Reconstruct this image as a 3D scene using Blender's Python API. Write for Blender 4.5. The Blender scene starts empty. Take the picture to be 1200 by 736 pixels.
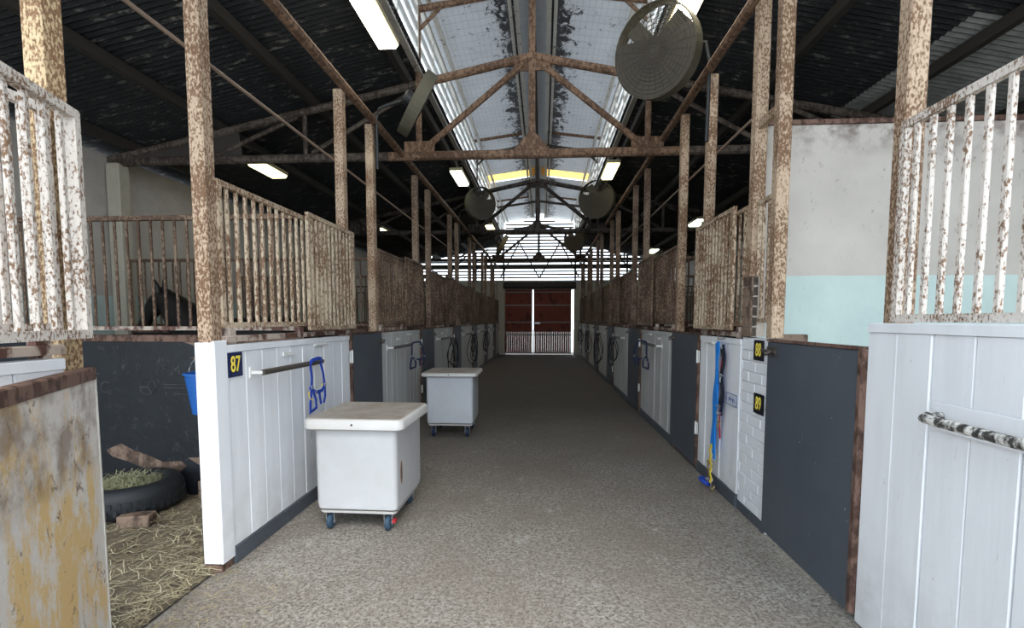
import bpy, math, random
from mathutils import Vector, Matrix
R = math.radians
random.seed(7)
sc = bpy.context.scene
col = sc.collection

# ---------------------------------------------------------------- camera
F, PITCH, YAW = 580.0, R(4.15), math.atan(36/580*math.cos(R(4.15)))
cam = bpy.data.cameras.new('camera'); cam.sensor_width = 36; cam.lens = F/1200*36
cam.shift_y = 49/1200; cam.clip_start = .02; cam.clip_end = 400
co = bpy.data.objects.new('camera', cam); col.objects.link(co)
co.location = (0, 0, 1.55); co.rotation_euler = (R(90)-PITCH, 0, YAW)
sc.camera = co
# ---------------------------------------------------------------- sky, sun, exposure
w = bpy.data.worlds.new('sky'); sc.world = w; w.use_nodes = True
bg = w.node_tree.nodes['Background']
bg.inputs[0].default_value = (.79, .90, 1.0, 1); bg.inputs[1].default_value = 1.3
sun = bpy.data.lights.new('sun', 'SUN'); sun.energy = .8; sun.angle = R(25); sun.color = (1, .96, .9)
so = bpy.data.objects.new('sun', sun); col.objects.link(so); so.rotation_euler = (R(38), 0, R(20))
vs = sc.view_settings
vs.view_transform = 'Standard'; vs.look = 'None'; vs.gamma = 1; vs.use_curve_mapping = False
vs.exposure = 1.84

# ---------------------------------------------------------------- materials
MATS = {}
class NT:
    def __init__(s, name):
        s.m = bpy.data.materials.new(name); s.m.use_nodes = True; s.t = s.m.node_tree; s.n = s.t.nodes; s.l = s.t.links
        s.b = s.n['Principled BSDF']; MATS[name] = s.m
        s.geo = s.n.new('ShaderNodeNewGeometry'); s.pos = s.geo.outputs['Position']
    def mapping(s, sc_, src=None):
        m = s.n.new('ShaderNodeMapping'); m.inputs['Scale'].default_value = sc_; s.l.new(src or s.pos, m.inputs[0]); return m.outputs[0]
    def noise(s, scale, detail=4, rough=.6, st=(1, 1, 1), dist=0):
        n = s.n.new('ShaderNodeTexNoise'); n.inputs['Scale'].default_value = scale; n.inputs['Detail'].default_value = detail
        n.inputs['Roughness'].default_value = rough; n.inputs['Distortion'].default_value = dist
        s.l.new(s.mapping(st) if st != (1, 1, 1) else s.pos, n.inputs['Vector']); return n.outputs[0]
    def voro(s, scale, st=(1, 1, 1), feature='F1', out=0):
        n = s.n.new('ShaderNodeTexVoronoi'); n.feature = feature; n.inputs['Scale'].default_value = scale
        s.l.new(s.mapping(st) if st != (1, 1, 1) else s.pos, n.inputs['Vector']); return n.outputs[out]
    def ramp(s, src, stops):
        r = s.n.new('ShaderNodeValToRGB'); e = r.color_ramp.elements
        while len(e) > 1: e.remove(e[0])
        for i, (p, c) in enumerate(stops):
            x = e[0] if i == 0 else e.new(p)
            x.position = p; x.color = (c, c, c, 1) if isinstance(c, (int, float)) else (*c, 1)
        s.l.new(src, r.inputs[0]); return r.outputs[0]
    def mix(s, f, a, b, mode='MIX'):
        x = s.n.new('ShaderNodeMix'); x.data_type = 'RGBA'; x.blend_type = mode
        for v, i in ((f, 0), (a, 6), (b, 7)):
            if hasattr(v, 'links'): s.l.new(v, x.inputs[i])
            elif i == 0: x.inputs[0].default_value = v
            else: x.inputs[i].default_value = (*v, 1) if len(v) == 3 else v
        return x.outputs[2]
    def math(s, op, a, b=0.0, c=None):
        x = s.n.new('ShaderNodeMath'); x.operation = op
        for i, v in enumerate((a, b) if c is None else (a, b, c)):
            if hasattr(v, 'links'): s.l.new(v, x.inputs[i])
            else: x.inputs[i].default_value = v
        return x.outputs[0]
    def sep(s):
        x = s.n.new('ShaderNodeSeparateXYZ'); s.l.new(s.pos, x.inputs[0]); return x.outputs
    def bump(s, h, strength=.4, dist=.01):
        b = s.n.new('ShaderNodeBump'); b.inputs['Strength'].default_value = strength; b.inputs['Distance'].default_value = dist
        s.l.new(h, b.inputs['Height']); s.l.new(b.outputs[0], s.b.inputs['Normal'])
    def out(s, c, rough=.7, metal=0, spec=.4):
        if hasattr(c, 'links'): s.l.new(c, s.b.inputs['Base Color'])
        else: s.b.inputs['Base Color'].default_value = (*c, 1)
        s.b.inputs['Roughness'].default_value = rough; s.b.inputs['Metallic'].default_value = metal
        s.b.inputs['Specular IOR Level'].default_value = spec
        return s.m

def plain(name, c, rough=.6, metal=0, var=.12):
    t = NT(name); f = t.ramp(t.noise(9, 5), [(.3, 1-var), (.7, 1+var*.2)])
    return t.out(t.mix(1.0, c, f, 'MULTIPLY'), rough, metal)
def rusty(name, paint, rust, amt, scale=34, dark=None):
    dark = dark or tuple(.5*v for v in rust)
    t = NT(name)
    n = t.noise(scale, 6, .62, (1, 1, .55)); n2 = t.noise(3.1, 3, .5)
    s_ = t.math('ADD', n, t.math('MULTIPLY', t.math('SUBTRACT', n2, .5), .45))
    th = 1-amt
    m = t.ramp(s_, [(max(0, th-.055), 0), (min(1, th+.055), 1)])
    rc = t.mix(t.ramp(t.noise(scale*1.7, 4), [(.35, 0), (.65, 1)]), rust, dark)
    pc = t.mix(t.ramp(t.noise(14, 4), [(.4, 0), (.8, .5)]), paint, tuple(.6*a+.4*b for a, b in zip(paint, rust)))
    t.bump(m, .5, -.003)
    return t.out(t.mix(m, pc, rc), .8)
# near rails are whiter, those further in darker and browner
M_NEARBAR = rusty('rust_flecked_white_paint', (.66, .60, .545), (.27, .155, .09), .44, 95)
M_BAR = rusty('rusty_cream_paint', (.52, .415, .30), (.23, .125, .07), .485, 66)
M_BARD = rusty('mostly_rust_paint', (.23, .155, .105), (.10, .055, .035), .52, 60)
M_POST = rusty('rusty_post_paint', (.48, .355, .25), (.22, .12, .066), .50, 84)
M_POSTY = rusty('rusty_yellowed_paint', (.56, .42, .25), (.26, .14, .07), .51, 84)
M_POSTFAR = rusty('darker_post_paint', (.29, .205, .145), (.125, .07, .045), .51, 70)  # darker colours for the posts further back
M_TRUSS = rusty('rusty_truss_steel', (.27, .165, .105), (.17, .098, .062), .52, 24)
M_TRUSSO = rusty('outer_truss_steel', (.115, .09, .072), (.06, .042, .033), .5, 20)  # darker steel for the outer parts of the nearest truss
M_TRUSSD = rusty('shaded_truss_steel', (.075, .06, .05), (.035, .025, .02), .5, 12)  # weaker light on the trusses further back is put into these colours
M_SILL = rusty('peeling_sill_paint', (.46, .38, .32), (.13, .06, .045), .52, 11)
def white_wood():
    t = NT('white_painted_boards')
    g = t.ramp(t.noise(5, 5, .6, (1, 1, .12)), [(.3, .88), (.6, 1.0)])
    c = t.mix(1.0, (.80, .81, .84), g, 'MULTIPLY')
    sp = t.ramp(t.noise(26, 6, .7, (1, 1, .5)), [(.70, 0), (.73, .8)])
    sc1 = t.ramp(t.noise(60, 3, .6, (1, 1, .06)), [(.69, 0), (.74, .45)])
    c = t.mix(sp, c, (.16, .12, .10)); c = t.mix(sc1, c, (.35, .34, .34))
    z = t.sep()[2]
    lo = t.math('MULTIPLY', t.ramp(z, [(.1, 1), (.6, 0)]), t.ramp(t.noise(7, 5), [(.35, 0), (.75, .55)]))
    c = t.mix(lo, c, (.42, .40, .37))
    t.bump(t.noise(40, 4, .6, (1, 1, .15)), .25, .004)
    return t.out(c, .55)
M_WOOD = white_wood()
def white_wood_greyish():  # greyer boards for the fronts past the first in each row
    t = NT('greyish_white_boards')
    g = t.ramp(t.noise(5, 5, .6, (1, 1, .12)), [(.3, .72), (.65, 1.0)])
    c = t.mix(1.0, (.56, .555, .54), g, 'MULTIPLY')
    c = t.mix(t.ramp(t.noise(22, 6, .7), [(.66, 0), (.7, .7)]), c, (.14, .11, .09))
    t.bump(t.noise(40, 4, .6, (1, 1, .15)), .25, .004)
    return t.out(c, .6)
M_WOODD = white_wood_greyish()
def grey_paint():
    t = NT('slate_grey_paint')
    c = t.mix(t.ramp(t.noise(2.2, 4), [(.3, 0), (.7, 1)]), (.062, .072, .088), (.082, .093, .11))
    drip = t.ramp(t.noise(34, 3, .7, (1, 1, .05)), [(.72, 0), (.75, .6)])
    c = t.mix(drip, c, (.4, .42, .45))
    sp = t.ramp(t.noise(38, 2, .5), [(.75, 0), (.77, .9)])
    c = t.mix(sp, c, (.55, .57, .6))
    t.bump(t.noise(14, 4), .15, .004)
    return t.out(c, .5)
M_GREY = grey_paint()
def concrete(name, base=1.0):
    t = NT(name)
    v = t.voro(78); v2 = t.voro(150)
    peb = t.ramp(v, [(.10, 0), (.42, 1)])
    vc = t.voro(72, out=1); sp_ = t.n.new('ShaderNodeSeparateColor'); t.l.new(vc, sp_.inputs[0])
    c = t.mix(sp_.outputs[0], (.15*base, .13*base, .11*base), (.46*base, .425*base, .375*base))
    c = t.mix(t.math('MULTIPLY', t.noise(130, 3), .5), c, (.40*base, .37*base, .33*base))
    c = t.mix(t.ramp(t.noise(48, 6, .78), [(.40, .92), (.49, 0)]), c, (.075*base, .062*base, .05*base))
    st = t.ramp(t.noise(1.1, 6, .62), [(.36, 1), (.62, 0)])
    c = t.mix(t.math('MULTIPLY', st, .6), c, (.22*base, .18*base, .145*base))
    lime = t.ramp(t.noise(3.3, 9, .8, (1, .6, 1)), [(.58, 0), (.66, .55)])
    c = t.mix(lime, c, (.60, .58, .54))
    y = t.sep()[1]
    far_shade = t.math('MULTIPLY', t.ramp(t.math('DIVIDE', y, 22.0), [(.12, 0), (.40, .85)]), 1.0)  # fading daylight down the aisle, painted into the floor colour
    c = t.mix(far_shade, c, (.075, .060, .048))
    h = t.math('ADD', t.noise(70, 4, .7), t.math('MULTIPLY', peb, .3))
    t.bump(h, .8, .012)
    return t.out(c, .85, 0, .3)
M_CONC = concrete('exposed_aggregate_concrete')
M_YARD = plain('yard_concrete', (.42, .41, .39), .9)
def wall_paint(name, dirty=1.0):
    t = NT(name)
    z = t.sep()[2]
    hi = t.mix(t.ramp(t.noise(1.7, 5), [(.35, 0), (.7, 1)]), (.44, .40, .36), (.53, .485, .44))
    mi = t.mix(t.ramp(t.noise(2.4, 5), [(.3, 0), (.7, 1)]), (.42, .52, .495), (.51, .60, .57))
    f = t.ramp(t.math('ADD', z, t.math('MULTIPLY', t.noise(25, 2), .012)), [(0, 0), (1, 1)])
    step = t.math('GREATER_THAN', t.math('ADD', z, t.math('MULTIPLY', t.noise(14, 2), .012)), 1.905)
    c = t.mix(step, mi, hi)
    up = t.ramp(t.math('DIVIDE', z, 4.0), [(.48, .25), (.78, 1)])
    st = t.math('MULTIPLY', t.ramp(t.noise(23, 6, .75, (1, 1, .5)), [(.61, 0), (.69, .85*dirty)]), up)
    c = t.mix(st, c, (.12, .075, .055))
    top = t.math('MULTIPLY', t.ramp(t.math('DIVIDE', z, 4.0), [(.70, 0), (.76, 1)]), t.ramp(t.noise(6, 6), [(.45, 0), (.62, .8*dirty)]))
    c = t.mix(top, c, (.10, .07, .055))
    t.bump(t.noise(18, 5), .25, .006)
    return t.out(c, .8)
M_WALL = wall_paint('two_tone_stable_wall'); M_OUTW = wall_paint('two_tone_outer_wall', .12)
def rubber_wall():
    t = NT('scuffed_black_rubber')
    c = t.mix(t.ramp(t.noise(4, 5), [(.3, 0), (.7, 1)]), (.004, .005, .008), (.010, .012, .017))
    sc1 = t.ramp(t.noise(13, 7, .72, (1, 1, .8)), [(.58, 0), (.66, .45)])
    c = t.mix(sc1, c, (.08, .072, .07))
    t.bump(t.noise(16, 5), .4, .01)
    return t.out(c, .55)
M_RUB = rubber_wall()
def roof_under():
    t = NT('peeling_black_roof_lining')
    b = t.mix(t.noise(1.3, 5), (.012, .014, .018), (.032, .034, .037))
    fl = t.ramp(t.noise(4.2, 9, .8, (1, 2.6, 1)), [(.56, 0), (.61, 1)])
    pale = t.ramp(t.noise(.5, 4), [(.40, .25), (.62, .95)])
    c = t.mix(t.math('MULTIPLY', fl, pale), b, (.24, .225, .205))
    c = t.mix(t.geo.outputs['Backfacing'], c, c)
    t.bump(t.noise(5, 7, .7, (1, 2.2, 1)), .9, .03)
    return t.out(c, .7)
M_ROOF = roof_under()
M_ZINC = plain('bare_zinc_sheet', (.42, .43, .42), .45, .2, .4)
M_ROOFTOP = plain('zinc_roof_outer', (.50, .51, .52), .5)
def foil():
    t = NT('silver_sarking_with_soot')
    x, y, z = t.sep()
    o = t.math('ABSOLUTE', t.math('ADD', x, .16))
    gx = t.math('PINGPONG', t.math('MULTIPLY', o, 1), .045); gy = t.math('PINGPONG', y, .09)
    g = t.math('MAXIMUM', t.math('LESS_THAN', gx, .004), t.math('LESS_THAN', gy, .008))
    c = t.mix(t.noise(2.2, 5), (.42, .43, .45), (.62, .63, .65))
    c = t.mix(t.math('MULTIPLY', g, .5), c, (.30, .30, .31))
    n = t.noise(7, 7, .75, (1, .7, 1), .8)
    edge = t.math('MAXIMUM', t.ramp(o, [(.28, 1), (.80, 0)]), t.ramp(o, [(1.20, 0), (1.62, .9)]))
    soot = t.ramp(t.math('ADD', n, t.math('MULTIPLY', edge, .26)), [(.60, 0), (.66, .96)])
    c = t.mix(soot, c, (.016, .016, .018))
    t.bump(t.noise(5, 4), .3, .02); t.out(c, .45, 0)
    tr = t.n.new('ShaderNodeBsdfTranslucent'); t.l.new(c, tr.inputs[0]); mx = t.n.new('ShaderNodeMixShader'); mx.inputs[0].default_value = .07
    t.l.new(t.b.outputs[0], mx.inputs[1]); t.l.new(tr.outputs[0], mx.inputs[2]); t.l.new(mx.outputs[0], t.n['Material Output'].inputs[0]); return t.m
M_FOIL = foil()
def translucent(name, c, f):
    t = NT(name); tr = t.n.new('ShaderNodeBsdfTranslucent'); tr.inputs[0].default_value = (*c, 1)
    cc = t.mix(t.ramp(t.noise(6, 6, .7, (1, 2, 1)), [(.4, 0), (.7, .8)]), c, tuple(v*.45 for v in c)); t.l.new(cc, tr.inputs[0])
    mx = t.n.new('ShaderNodeMixShader'); mx.inputs[0].default_value = f; t.out(cc, .6)
    t.l.new(t.b.outputs[0], mx.inputs[1]); t.l.new(tr.outputs[0], mx.inputs[2]); t.l.new(mx.outputs[0], t.n['Material Output'].inputs[0]); return t.m
M_AMBER = translucent('amber_fibreglass_sheet', (.95, .55, .13), .8)
M_LOUV = plain('white_louver_paint', (.78, .77, .74), .5)
M_LINER = rusty('dirty_cream_timber', (.60, .57, .52), (.2, .15, .11), .34, 12)
M_SLATE = plain('weathered_slat', (.16, .13, .10), .8)
def yellow_door():
    t = NT('worn_white_and_ochre_paint')
    n = t.noise(1.9, 8, .72, (1.2, 1.2, .55))
    c = t.mix(t.ramp(n, [(.50, 0), (.57, 1)]), (.66, .61, .56), (.68, .47, .21))
    c = t.mix(t.ramp(t.noise(5.5, 8, .78, (1, 1, .6)), [(.51, 0), (.57, .8)]), c, (.70, .665, .63))
    c = t.mix(t.ramp(t.noise(9, 8, .8, (1, 1, .8), 1.2), [(.58, 0), (.62, .85)]), c, (.19, .12, .08))
    z = t.sep()[2]
    up = t.math('MULTIPLY', t.ramp(z, [(1.0/1.4*1.25, 0), (.99, .7)]), t.ramp(t.noise(7, 6), [(.4, 0), (.6, 1)]))
    c = t.mix(up, c, (.20, .13, .09))
    t.bump(t.noise(22, 6, .7), .4, .006)
    return t.out(c, .75)
M_YDOOR = yellow_door()
M_RUST = rusty('brown_rust', (.17, .10, .075), (.09, .045, .032), .5, 20)
M_BIN = None
def bin_mat(name, c, d, dust=None):
    t = NT(name)
    cc = t.mix(t.ramp(t.noise(3, 6, .65), [(.35, 0), (.75, .5)]), c, d)
    cc = t.mix(t.ramp(t.noise(17, 6, .7), [(.68, 0), (.72, .5)]), cc, (.22, .17, .13))
    if dust:
        nz = t.n.new('ShaderNodeSeparateXYZ'); t.l.new(t.geo.outputs['Normal'], nz.inputs[0])
        cc = t.mix(t.math('MULTIPLY', t.ramp(nz.outputs[2], [(.8, 0), (.98, 1)]), t.ramp(t.noise(5, 5, .7), [(.25, .45), (.6, .95)])), cc, dust)
    t.bump(t.noise(60, 2), .1, .003)
    return t.out(cc, .5)
M_BIN = bin_mat('cream_moulded_plastic', (.57, .57, .58), (.43, .42, .40))
M_LID = bin_mat('dusty_cream_plastic', (.58, .565, .55), (.46, .42, .37), (.27, .225, .18))
M_BIN2 = bin_mat('pale_grey_moulded_plastic', (.60, .61, .64), (.46, .47, .50))
M_WHEEL = plain('slate_blue_rubber_wheel', (.035, .07, .11), .5)
M_NAVYW = plain('navy_wheel', (.012, .025, .07), .5)
M_STEEL = plain('dull_steel', (.42, .42, .43), .4, .8)
M_BRASS = plain('brass', (.55, .42, .2), .35, .9)
M_DARKSTEEL = plain('dark_handle_steel', (.10, .085, .075), .5, .5)
M_HANDR = rusty('chipped_white_pipe', (.68, .66, .62), (.06, .055, .05), .5, 24)
M_BLUE = plain('royal_blue_webbing', (.012, .05, .36), .7)
M_AZURE = plain('azure_webbing', (.01, .23, .75), .7)
M_NAVY = plain('navy_webbing', (.012, .018, .055), .8)
M_BLACK = plain('black_webbing', (.012, .012, .014), .8)
M_RED = plain('red_webbing', (.45, .02, .03), .7)
M_YEL = plain('yellow_webbing', (.75, .55, .06), .7)
M_PLATE = plain('navy_number_plate', (.010, .018, .075), .5, 0, .05)
M_PLATEB = plain('black_number_plate', (.008, .008, .016), .5, 0, .05)
M_DIGIT = plain('yellow_digits', (.90, .72, .10), .5, 0, .03)
M_OUTL = plain('black_digit_edge', (.004, .004, .006), .6)
M_FADED = plain('faded_print_grey', (.05, .05, .053), .7, 0, .8)
M_NOTICE = plain('notice_grey', (.60, .63, .70), .5)
M_INK = plain('faded_blue_ink', (.10, .14, .30), .6)
M_TYRE = plain('tyre_rubber', (.016, .018, .021), .6)
M_BRICK = rusty('brown_brick', (.30, .16, .11), (.14, .075, .055), .45, 14)
def wbrick():
    t = NT('white_painted_brick')
    c = t.mix(t.ramp(t.noise(30, 5, .7), [(.66, 0), (.70, .9)]), (.78, .79, .82), (.14, .11, .10))
    t.bump(t.noise(50, 4), .4, .004); return t.out(c, .6)
M_WBRICK = wbrick()
M_MORTAR = plain('painted_mortar', (.70, .70, .73), .8)
M_MORTARD = plain('old_mortar', (.42, .36, .31), .9)
M_DBRICK = rusty('stained_brick', (.22, .15, .11), (.11, .07, .05), .5, 12)
M_STRAW = plain('straw', (.50, .41, .25), .8, 0, .5)
M_STRAW2 = plain('bleached_straw', (.78, .70, .48), .8, 0, .2)
M_HAY = plain('green_hay', (.46, .45, .27), .8, 0, .5)
def bedding():
    t = NT('trodden_bedding')
    c = t.mix(t.noise(30, 6, .7), (.15, .12, .085), (.42, .34, .23))
    c = t.mix(t.ramp(t.noise(1.5, 5), [(.4, 0), (.6, .6)]), c, (.09, .07, .05))
    t.bump(t.noise(40, 6, .8), 1.0, .03); return t.out(c, .9)
M_BED = bedding()
M_BUCKET = plain('blue_plastic', (.01, .10, .38), .4)
M_COAT = plain('dark_bay_coat', (.010, .008, .007), .5)
M_MESH = plain('dusty_dark_wire', (.075, .064, .050), .8)
M_FANB = plain('dusty_fan_drum', (.10, .09, .062), .7)
M_PIPEB = plain('black_conduit', (.02, .022, .024), .5)
M_FIXT = plain('dusty_enamel_fixture', (.42, .36, .22), .6)
def emit(name, c, s, stripes=False):
    t = NT(name); t.out((.8, .8, .75), .5)
    t.b.inputs['Emission Color'].default_value = (*c, 1); t.b.inputs['Emission Strength'].default_value = s; return t.m
M_TUBE = emit('lit_diffuser', (1, .93, .74), 3.2)
M_TUBEG = emit('lit_diffuser_green', (.86, 1.0, .78), 1.6)
M_TUBEY = emit('lit_diffuser_yellow', (1, .86, .42), 1.6)
M_GATE = rusty('red_oxide_sheet', (.22, .055, .035), (.13, .035, .025), .4, 5)
M_GATEF = plain('grey_gate_frame', (.30, .27, .25), .6)
M_BEAM = plain('aged_dark_timber', (.045, .038, .032), .8)
M_GALV = plain('galvanised_rod', (.30, .22, .17), .6, .3)
M_PILL = plain('grimy_cream_render', (.46, .42, .34), .8)

# ---------------------------------------------------------------- mesh helpers
class MB:
    def __init__(s): s.v = []; s.f = []
    def add(s, vs_, fs):
        o = len(s.v); s.v += [tuple(v) for v in vs_]; s.f += [tuple(i+o for i in f) for f in fs]; return s
    def box(s, x0, x1, y0, y1, z0, z1, m=None):
        x0, x1 = min(x0, x1), max(x0, x1); y0, y1 = min(y0, y1), max(y0, y1); z0, z1 = min(z0, z1), max(z0, z1)
        vs_ = [Vector((x, y, z)) for z in (z0, z1) for x, y in ((x0, y0), (x1, y0), (x1, y1), (x0, y1))]
        if m: vs_ = [m @ v for v in vs_]
        return s.add(vs_, [(3, 2, 1, 0), (4, 5, 6, 7), (0, 1, 5, 4), (1, 2, 6, 5), (2, 3, 7, 6), (3, 0, 4, 7)])
    def bevbox(s, x0, x1, y0, y1, z0, z1, b=.006):     # chamfered on the four upright edges and the top rim
        x0, x1 = min(x0, x1), max(x0, x1); y0, y1 = min(y0, y1), max(y0, y1)
        def ring(b_, z, sh=0):
            a, c, d, e = x0+sh, x1-sh, y0+sh, y1-sh
            return [(a+b_, d, z), (c-b_, d, z), (c, d+b_, z), (c, e-b_, z), (c-b_, e, z), (a+b_, e, z), (a, e-b_, z), (a, d+b_, z)]
        vs_ = ring(b, z0)+ring(b, z1-b)+ring(b, z1, b*.8)
        fs = [tuple(range(7, -1, -1)), tuple(range(16, 24))]
        for k in (0, 8):
            for i in range(8): j = (i+1) % 8; fs.append((k+i, k+j, k+8+j, k+8+i))
        return s.add(vs_, fs)
    def tube(s, pts, r, n=8, caps=True, flat=1.0):
        pts = [Vector(p) for p in pts]; rings = []
        up0 = Vector((0, 0, 1))
        for i, p in enumerate(pts):
            d = (pts[min(i+1, len(pts)-1)]-pts[max(i-1, 0)]).normalized()
            u = d.cross(up0 if abs(d.z) < .93 else Vector((1, 0, 0))).normalized(); v = d.cross(u)
            rr = r[i] if isinstance(r, (list, tuple)) else r
            rings.append([p+rr*(math.cos(2*math.pi*k/n)*u+flat*math.sin(2*math.pi*k/n)*v) for k in range(n)])
        vs_ = [v for q in rings for v in q]; fs = []
        for i in range(len(pts)-1):
            for k in range(n): j = (k+1) % n; fs.append((i*n+k, i*n+j, (i+1)*n+j, (i+1)*n+k))
        if caps: fs += [tuple(range(n))[::-1], tuple((len(pts)-1)*n+k for k in range(n))]
        return s.add(vs_, fs)
    def ribbon(s, pts, w, th=.003, side=(0, 1, 0)):
        pts = [Vector(p) for p in pts]; sd = Vector(side); rings = []
        for i, p in enumerate(pts):
            d = (pts[min(i+1, len(pts)-1)]-pts[max(i-1, 0)]).normalized(); u = (sd-d*sd.dot(d))
            u = u.normalized() if u.length > 1e-4 else Vector((0, 0, 1)); v = d.cross(u)
            rings.append([p+u*w/2+v*th, p-u*w/2+v*th, p-u*w/2-v*th, p+u*w/2-v*th])
        vs_ = [v for q in rings for v in q]; fs = [(3, 2, 1, 0), tuple((len(pts)-1)*4+k for k in range(4))]
        for i in range(len(pts)-1):
            for k in range(4): j = (k+1) % 4; fs.append((i*4+k, i*4+j, (i+1)*4+j, (i+1)*4+k))
        return s.add(vs_, fs)
    def lathe(s, prof, n=24, m=None, closed=False):
        vs_ = []
        for r, z in prof:
            for k in range(n):
                a = 2*math.pi*k/n; v = Vector((r*math.cos(a), r*math.sin(a), z)); vs_.append(m @ v if m else v)
        fs = []; L = len(prof)
        for i in range(L if closed else L-1):
            for k in range(n): j = (k+1) % n; i2 = (i+1) % L; fs.append((i*n+k, i*n+j, i2*n+j, i2*n+k))
        return s.add(vs_, fs)
    def ring(s, r, t, n=24, m=None, k=5):
        return s.lathe([(r+t*math.cos(2*math.pi*i/k), t*math.sin(2*math.pi*i/k)) for i in range(k)], n, m, True)
    def mesh(s, name):
        me = bpy.data.meshes.new(name); me.from_pydata(s.v, [], s.f); me.update(); return me

def ob(name, data, mat=None, parent=None, loc=(0, 0, 0), rot=(0, 0, 0), smooth=False, **k):
    me = data.mesh(name) if isinstance(data, MB) else data
    if mat and not me.materials: me.materials.append(mat)
    if smooth:
        for p in me.polygons: p.use_smooth = True
    o = bpy.data.objects.new(name, me); col.objects.link(o)
    o.location = loc; o.rotation_euler = rot
    if parent: o.parent = parent
    for a, b in k.items(): o[a] = b
    return o
def thing(name, label, cat, loc=(0, 0, 0), rz=0, group=None):
    o = bpy.data.objects.new(name, None); col.objects.link(o); o.location = loc; o.rotation_euler = (0, 0, rz)
    o['label'] = label; o['category'] = cat
    if group: o['group'] = group
    return o
def struct(name, data=None, mat=None, **k):
    if data is None:
        o = bpy.data.objects.new(name, None); col.objects.link(o)
    else: o = ob(name, data, mat, **k)
    o['kind'] = 'structure'; return o
def smooth_by(me, ang=40):
    for p in me.polygons: p.use_smooth = True
    try: me.set_sharp_from_angle(angle=R(ang))
    except Exception: pass

ORD = ['nearest', 'second', 'third', 'fourth', 'fifth', 'sixth', 'seventh', 'eighth', 'ninth']
XL, XR, XC = -1.95, 1.60, -.16
WL, WR = -6.30, 6.0
Y0, YE = -0.5, 22.3
LN = [1.98, 4.93, 7.82, 10.72, 13.62, 16.52, 19.42]
LF = [2.88, 5.80, 8.69, 11.60, 14.50, 17.40, 20.30]
RN = [2.50, 5.17, 8.20, 11.25, 14.30, 17.35, 20.40]
RF = [3.60, 6.12, 9.20, 12.25, 15.30, 18.35, 21.35]
def roofz(o): return 5.16-.205*abs(o)

# ---------------------------------------------------------------- setting: ground, floor
struct('ground', MB().box(-60, 60, -60, 80, -.2, -.03), M_YARD)
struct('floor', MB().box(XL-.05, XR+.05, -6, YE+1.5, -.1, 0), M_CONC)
def bedmesh(x0, x1, y0, y1, amp=.03):
    nx, ny = int((x1-x0)/.12), int((y1-y0)/.12); m = MB(); rnd = random.Random(3)
    vs_ = [(x0+(x1-x0)*i/nx, y0+(y1-y0)*j/ny, .005+amp*rnd.random()*(min(i, nx-i, 3)/3)) for j in range(ny+1) for i in range(nx+1)]
    fs = [(j*(nx+1)+i, j*(nx+1)+i+1, (j+1)*(nx+1)+i+1, (j+1)*(nx+1)+i) for j in range(ny) for i in range(nx)]
    return m.add(vs_, fs)
SB = ob('straw_bedding', bedmesh(WL, XL-.06, Y0, 4.04), M_BED, kind='stuff', label='trodden straw bedding covering the floor of the open stall', category='bedding')
struct('floor.001', MB().box(WL, XL-.05, 4.04, YE, -.1, .01), M_BED)
struct('floor.002', MB().box(XR+.05, WR, Y0, YE, -.1, .01), M_BED)

# ---------------------------------------------------------------- setting: outer walls, end wall, gate
struct('wall_left', MB().box(WL-.15, WL, Y0, YE, -.1, 3.93), M_OUTW)
struct('wall_right', MB().box(WR, WR+.15, Y0, YE, -.1, 3.93), M_OUTW)
we = struct('wall_end', MB().box(WL, -1.72, YE, YE+.15, -.1, 3.32).box(1.42, WR, YE, YE+.15, -.1, 3.32).box(-1.72, 1.42, YE, YE+.15, 2.9, 3.32), M_PILL)
for x0, x1 in ((-2.02, -1.68), (1.38, 1.74)):
    ob('pilaster', MB().bevbox(x0, x1, YE-.25, YE-.005, 0, 3.3, .02), M_PILL, we)
# horizontal slats with daylight between them, up to the roof and the raised middle
z = 3.40
while z < 6.0:
    o = (5.16+.12-z)/.205
    if o < 0 or z > 4.98: x0, x1 = (XC-1.5, XC+1.5) if z < 5.85 else (XC-.7, XC+.7)
    else: x0, x1 = max(WL, XC-o), min(WR, XC+o)
    ob('slat', MB().box(x0, x1, YE+.02, YE+.05, z, z+.072), M_SLATE, we)
    z += .137
ob('crossbeam', MB().box(WL, WR, YE-.1, YE+.01, 3.88, 4.0), M_BEAM, we)
for x in (-5.2, -4.1, -3.0, -1.75, 1.43, 2.6, 3.7, 4.8):
    ob('stud', MB().box(x-.04, x+.04, YE-.06, YE+.015, 3.32, roofz(x-XC)), M_BEAM, we)
for a, b in (((-1.9, 3.4), (-1.05, 4.95)), ((1.6, 3.4), (.75, 4.95)), ((-.16, 3.4), (-1.05, 4.95)), ((-.16, 3.4), (.75, 4.95)),
             ((-4.4, 3.4), (-3.4, 4.4)), ((-4.4, 3.4), (-5.3, 4.0)), ((4.2, 3.4), (3.2, 4.4))):
    ob('brace', MB().tube([(a[0], YE-.14, a[1]), (b[0], YE-.14, b[1])], .035, 6), M_TRUSSD, we)
gate = struct('door_1', MB().box(-1.75, 1.45, YE-.28, YE-.01, 2.92, 3.22), M_BEAM)
rl = MB(); rl.tube([(-1.75, YE-.3, 3.02), (1.45, YE-.3, 3.02)], .1, 10); ob('roller_housing', rl, M_BEAM, gate)
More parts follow.
